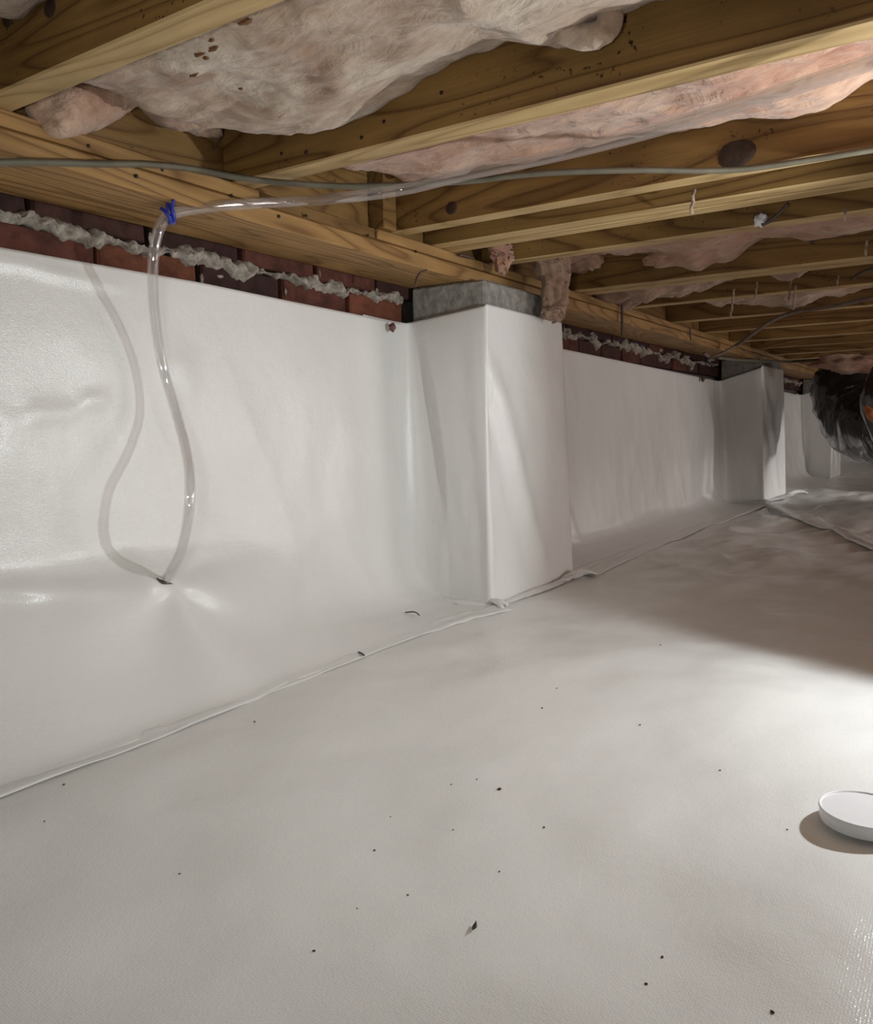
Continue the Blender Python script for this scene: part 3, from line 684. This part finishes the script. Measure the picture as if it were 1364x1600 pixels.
o = mesh('liner_slit', V, F, M_wire, None, True)
tag(o, 'small dark slit in the liner where the clear hose enters', 'slit')
# blue clip on the sill underside
clip = empty('hose_clip', atY(266, 330, 2.60), 'blue plastic clip fixing the clear hose to the sill', 'clip')
c0 = np.array(atY(267, 333, 2.595)); t0 = np.array([-.6, .35, -.5]); t0 /= np.linalg.norm(t0)
a1 = np.cross(t0, [0, 0, 1.]); a1 /= np.linalg.norm(a1); a2 = np.cross(t0, a1)
ringp = [c0+.030*(math.cos(a)*a1+math.sin(a)*a2)+t0*.01*math.sin(a*1) for a in np.linspace(0, 2*math.pi, 13)]
tube('band', ringp, .0085, M_blue, clip, 8, 4)
ringp = [c0+t0*.022+.030*(math.cos(a)*a1+math.sin(a)*a2) for a in np.linspace(.3, 4.6, 10)]
tube('band', ringp, .007, M_blue, clip, 8, 4)
tube('tail', [c0-a1*.03, c0-a1*.045+np.array([0, 0, .012]), c0-a1*.07+np.array([0, 0, .03])], .006, M_blue, clip, 6, 4)
tube('nail', [c0+np.array([-.01, -.0, .02]), c0+np.array([-.01, .0, .05])], .006, M_nail, clip, 6, 2)
# grey flat cable
CP = [atY(-160, 262, 2.50), atY(0, 254, 2.505), atY(80, 254, 2.51), atY(150, 256, 2.51), atY(230, 257, 2.51), atY(300, 264, 2.505), atZ(370, 277, .975), atZ(450, 286, .975), atZ(560, 291, .975), atZ(720, 284, .975), atZ(800, 275, .98),
      atZ(880, 269, .98), atZ(1000, 266, .98), atZ(1090, 267, .98), atZ(1165, 264, .982), atZ(1270, 249, .984), atZ(1364, 234, .984), atZ(1500, 212, .984)]
tag(tube('electrical_cable', CP, .0155, M_cable, n=10, seg=10, squash=.72), 'grey flat electrical cable strung across sill and joists behind the hose', 'cable')
CP = [atY(1100, 552, 2.48), atY(1115, 557, 2.44), atY(1150, 540, 2.35), atZ(1180, 519, .96), atZ(1205, 502, .96), atZ(1240, 488, .965), atZ(1300, 479, .97), atZ(1364, 465, .972), atZ(1480, 442, .972)]
tag(tube('electrical_cable', CP, .018, M_cable_d, n=8, seg=8), 'bent brown cable sweeping down from the far joists to the sill', 'cable')
CP = [atY(1122, 559, 2.36), atY(1150, 562, 2.34), atZ(1200, 564, .80), atZ(1240, 565, .80), atZ(1300, 560, .83), atZ(1364, 554, .86), atZ(1440, 545, .9)]
tag(tube('electrical_cable', CP, .016, M_cable, n=8, seg=8), 'thin slack cable in front of the second pillar top and duct', 'cable')
def wire(pts, label, r=.006): tag(tube('wire', pts, r, M_wire, n=6, seg=6), label, 'wire')
wire([atY(649, 448, 2.50), atY(651, 436, 2.50), atY(657, 426, 2.51), atY(666, 422, 2.525)], 'short rusty wire curling off the sill above the near pillar')
wire([atX(1190, 352, 4.44), atX(1203, 345, 4.44), atX(1217, 334, 4.42), atX(1232, 318, 4.40)], 'short black wire end against the speckled joist', .009)
wire([atX(1330, 437, 6.76), atX(1345, 427, 6.7), atX(1364, 420, 6.5), atX(1400, 412, 6.4)], 'dark wire poking from the far joist at the right edge', .012)
wire([atX(1268, 353, 5.70), atX(1268, 382, 5.70)], 'short upright steel strap on the second paired joist', .012)
wire([atY(972, 470, 2.50), atY(972, 500, 2.50), atY(972, 524, 2.50)], 'dark hanging wire in front of the sill right of the near pillar', .010)
wire([atY(1078, 512, 2.51), atY(1079, 532, 2.51)], 'thin nail line on the sill short of the second pillar', .008)
wire([atX(352, 150, 2.30), atX(346, 205, 2.36), atX(330, 240, 2.38)], 'thin broken twig of wire below the end of the largest batt', .004)
wire([atY(718, 398, 2.50), atY(728, 400, 2.49), atY(740, 404, 2.50)], 'bent nail under the joist end at the near pillar', .008)
x, y, z = atX(1190, 345, 4.46); o = blob('foam_blob', (4.455, y, z+.0), (.02, .03, .035), M_lid, None, 3, 5, .5, 2.4); tag(o, 'small cream foam blob stuck on the speckled joist', 'foam')

# ================================================================= DUCT
duct = empty('flexible_duct', (12.2, 1.2, -.1), 'black plastic wrapped flexible duct bending down at the right edge', 'duct')
def duct_piece(name, pts, rads, seed, material, n=64, seg=22):
    P = spline(pts, seg); L = len(P); r = np.interp(np.linspace(0, 1, L), np.linspace(0, 1, len(rads)), rads)
    V, F = sweep(P, r, n, 1.0, True); V = np.array(V)
    C = np.repeat(P, n, 0); D = V-C; i = np.repeat(np.arange(L), n); a = np.tile(np.arange(n), L)*2*math.pi/n
    k = 1+.05*fbm(np.cos(a)*1.6+seed, np.sin(a)*1.6, i*.10, 4, seed)+.035*ridge(np.cos(a)*1.4+i*.07, np.sin(a)*1.4+i*.05, 3, seed+2)
    return mesh(name, C+D*k[:, None], F, material, duct, True)
duct_piece('wrap', [atX(1332, 572, 12.4), atX(1330, 590, 12.4), atX(1332, 615, 12.3), atX(1350, 655, 12.1), atX(1400, 672, 11.6), atX(1480, 672, 10.9), atX(1580, 665, 10.2)], [.36, .46, .50, .50, .44, .42, .42], 4, M_duct)
duct_piece('neck_band', [atX(1310, 563, 12.1), atX(1322, 560, 12.0), atX(1345, 562, 11.9)], [.03, .07, .03], 9, M_duct, 24, 10)
duct_piece('branch', [atX(1400, 580, 10.6), atX(1390, 625, 10.5), atX(1400, 690, 10.4)], [.26, .30, .22], 12, M_duct, 40, 16)
duct_piece('orange_tape', [atX(1352, 635, 10.15), atX(1362, 648, 10.1), atX(1372, 662, 10.05)], [.02, .06, .03], 15, M_orange, 20, 8)
x, y, z = atX(1340, 568, 11.4); o = blob('insulation_clump', (x, y, z), (.30, .42, .13), M_fib_pink, None, 4, 12, .35, 1.8)
tag(o, 'dark pink insulation piece lying on top of the black duct', 'insulation')

# ================================================================= LID AND DEBRIS
lid = empty('bucket_lid', (2.255, .20, -ZF), 'round white plastic lid lying on the floor at the right edge', 'lid')
def lathe(prof_, c, n=96):
    V = []; 
    for r, z in prof_:
        for k in range(n): a = 2*math.pi*k/n; V.append((c[0]+r*math.cos(a), c[1]+r*math.sin(a), c[2]+z*.60))
    return V, [tuple(reversed(f)) for f in grid_faces(len(prof_), n, True)]
lc = atZ(1347, 1285, -ZF); LR = .108
zf0 = float(floor_z(lc[0], lc[1])); lc = atZ(1352, 1288, zf0); zf0 = float(floor_z(lc[0], lc[1]))
lid.location = W((lc[0], lc[1], zf0+.004)); LC = (lc[0], lc[1], zf0+.004)
V, F = lathe([(.0001, .0), (LR*.90, .0), (LR*.965, .002), (LR*.985, .010), (LR*.99, .040), (LR*.995, .052), (LR*.985, .058), (LR*.965, .059), (LR*.955, .056), (LR*.94, .054), (.0001, .054)], LC)
mesh('shell', V, F, M_lid, lid, True).modifiers.new('edges', 'EDGE_SPLIT').split_angle = .5
V, F = lathe([(LR*.955, .0555), (LR*.965, .0595), (LR*.985, .0615), (LR*1.005, .059), (LR*1.01, .053), (LR*1.0, .049), (LR*.985, .050)], LC)
mesh('rim', V, F, M_lid, lid, True)
random.seed(9)
spk = [(780, 1230, .010), (705, 1224, .004), (1125, 1205, .005), (585, 1322, .005), (490, 1475, .005), (847, 1107, .006), (1000, 1130, .006), (280, 1358, .004), (850, 1285, .005), (708, 1293, .004), (780, 1353, .004), (1035, 1475, .005),
       (1010, 1517, .005), (1207, 1565, .006), (1230, 1300, .004), (637, 1390, .004), (745, 1217, .004), (398, 1129, .006), (1032, 1012, .006), (870, 1080, .005), (610, 1270, .003), (100, 1232, .006), (70, 1294, .004), (558, 1412, .003)]
proto = None
for px, py, r in spk:
    x, y, z = atZ(px, py, -ZF); z = float(floor_z(x, y))
    r *= .55
    if proto is None:
        proto = blob('debris_speck', (x, y, z+r*.3), (r*1.2, r, r*.5), M_speck, None, 2, 3, .4, 2); proto['label'] = ''; o = proto; r0 = r
    else:
        o = proto.copy(); COL.objects.link(o); o.location = W((x, y, z)); o.scale = (r/r0,)*3; o.rotation_euler = (0, 0, random.uniform(0, 6))
    tag(o, 'tiny dark speck of debris on the white floor liner', 'debris', 'specks on the floor liner')
proto['label'] = 'tiny dark speck of debris on the white floor liner'
def flake(px, py, s, ang, label):
    x, y, z = atZ(px, py, -ZF); z = float(floor_z(x, y))+.004
    V = []
    for i in range(9):
        t = i/8*2-1; w_ = .28*s*(1-abs(t)**1.6)+.02*s
        for j in (-1, 0, 1):
            a, b2 = t*s, j*w_; V.append((x+a*math.cos(ang)-b2*math.sin(ang), y+a*math.sin(ang)+b2*math.cos(ang), z+.25*s*(t*t)+.12*s*abs(j)))
    o = mesh('leaf_fragment', V, grid_faces(9, 3), M_speck, None, True); o.modifiers.new('thickness', 'SOLIDIFY').thickness = .0008; tag(o, label, 'debris')
flake(741, 1438, .016, .3, 'curled brown leaf fragment on the floor in the foreground')
x, y, z = atY(644, 958, 2.66)
def twig(pts, r, label): tag(tube('twig', pts, r, M_speck, n=6, seg=5), label, 'debris')
f2 = lambda px, py, z=-1.0: atZ(px, py, z)
twig([f2(633, 957), f2(643, 956), f2(650, 957), f2(655, 961)], .0035, 'short dark twig lying left of the near pillar foot')
twig([f2(560, 1019, -1.015), f2(565, 1021, -1.015), f2(569, 1024, -1.015)], .0035, 'tiny twig beside the tape seam left of the near pillar')
twig([f2(1243, 803, -1.01), f2(1254, 806, -1.01), f2(1263, 808, -1.01)], .014, 'dark splinter on the floor lap beyond the second pillar')
# torn corner pins where liner meets the pillars
x, y, z = atY(613, 512, 2.90); o = blob('liner_pin', (x, y-.0, z), (.020, .016, .024), simple('reddish_sealant', (.16, .06, .06), .4), None, 3, 2, .4, 2); tag(o, 'small dark red pin holding the liner corner beside the near pillar', 'pin')
x, y, z = atY(1098, 592, 2.90); o = blob('liner_pin', (x, y-.0, z), (.035, .02, .035), M_wire, None, 3, 2, .4, 2); tag(o, 'small dark pin at the liner corner beside the second pillar', 'pin')
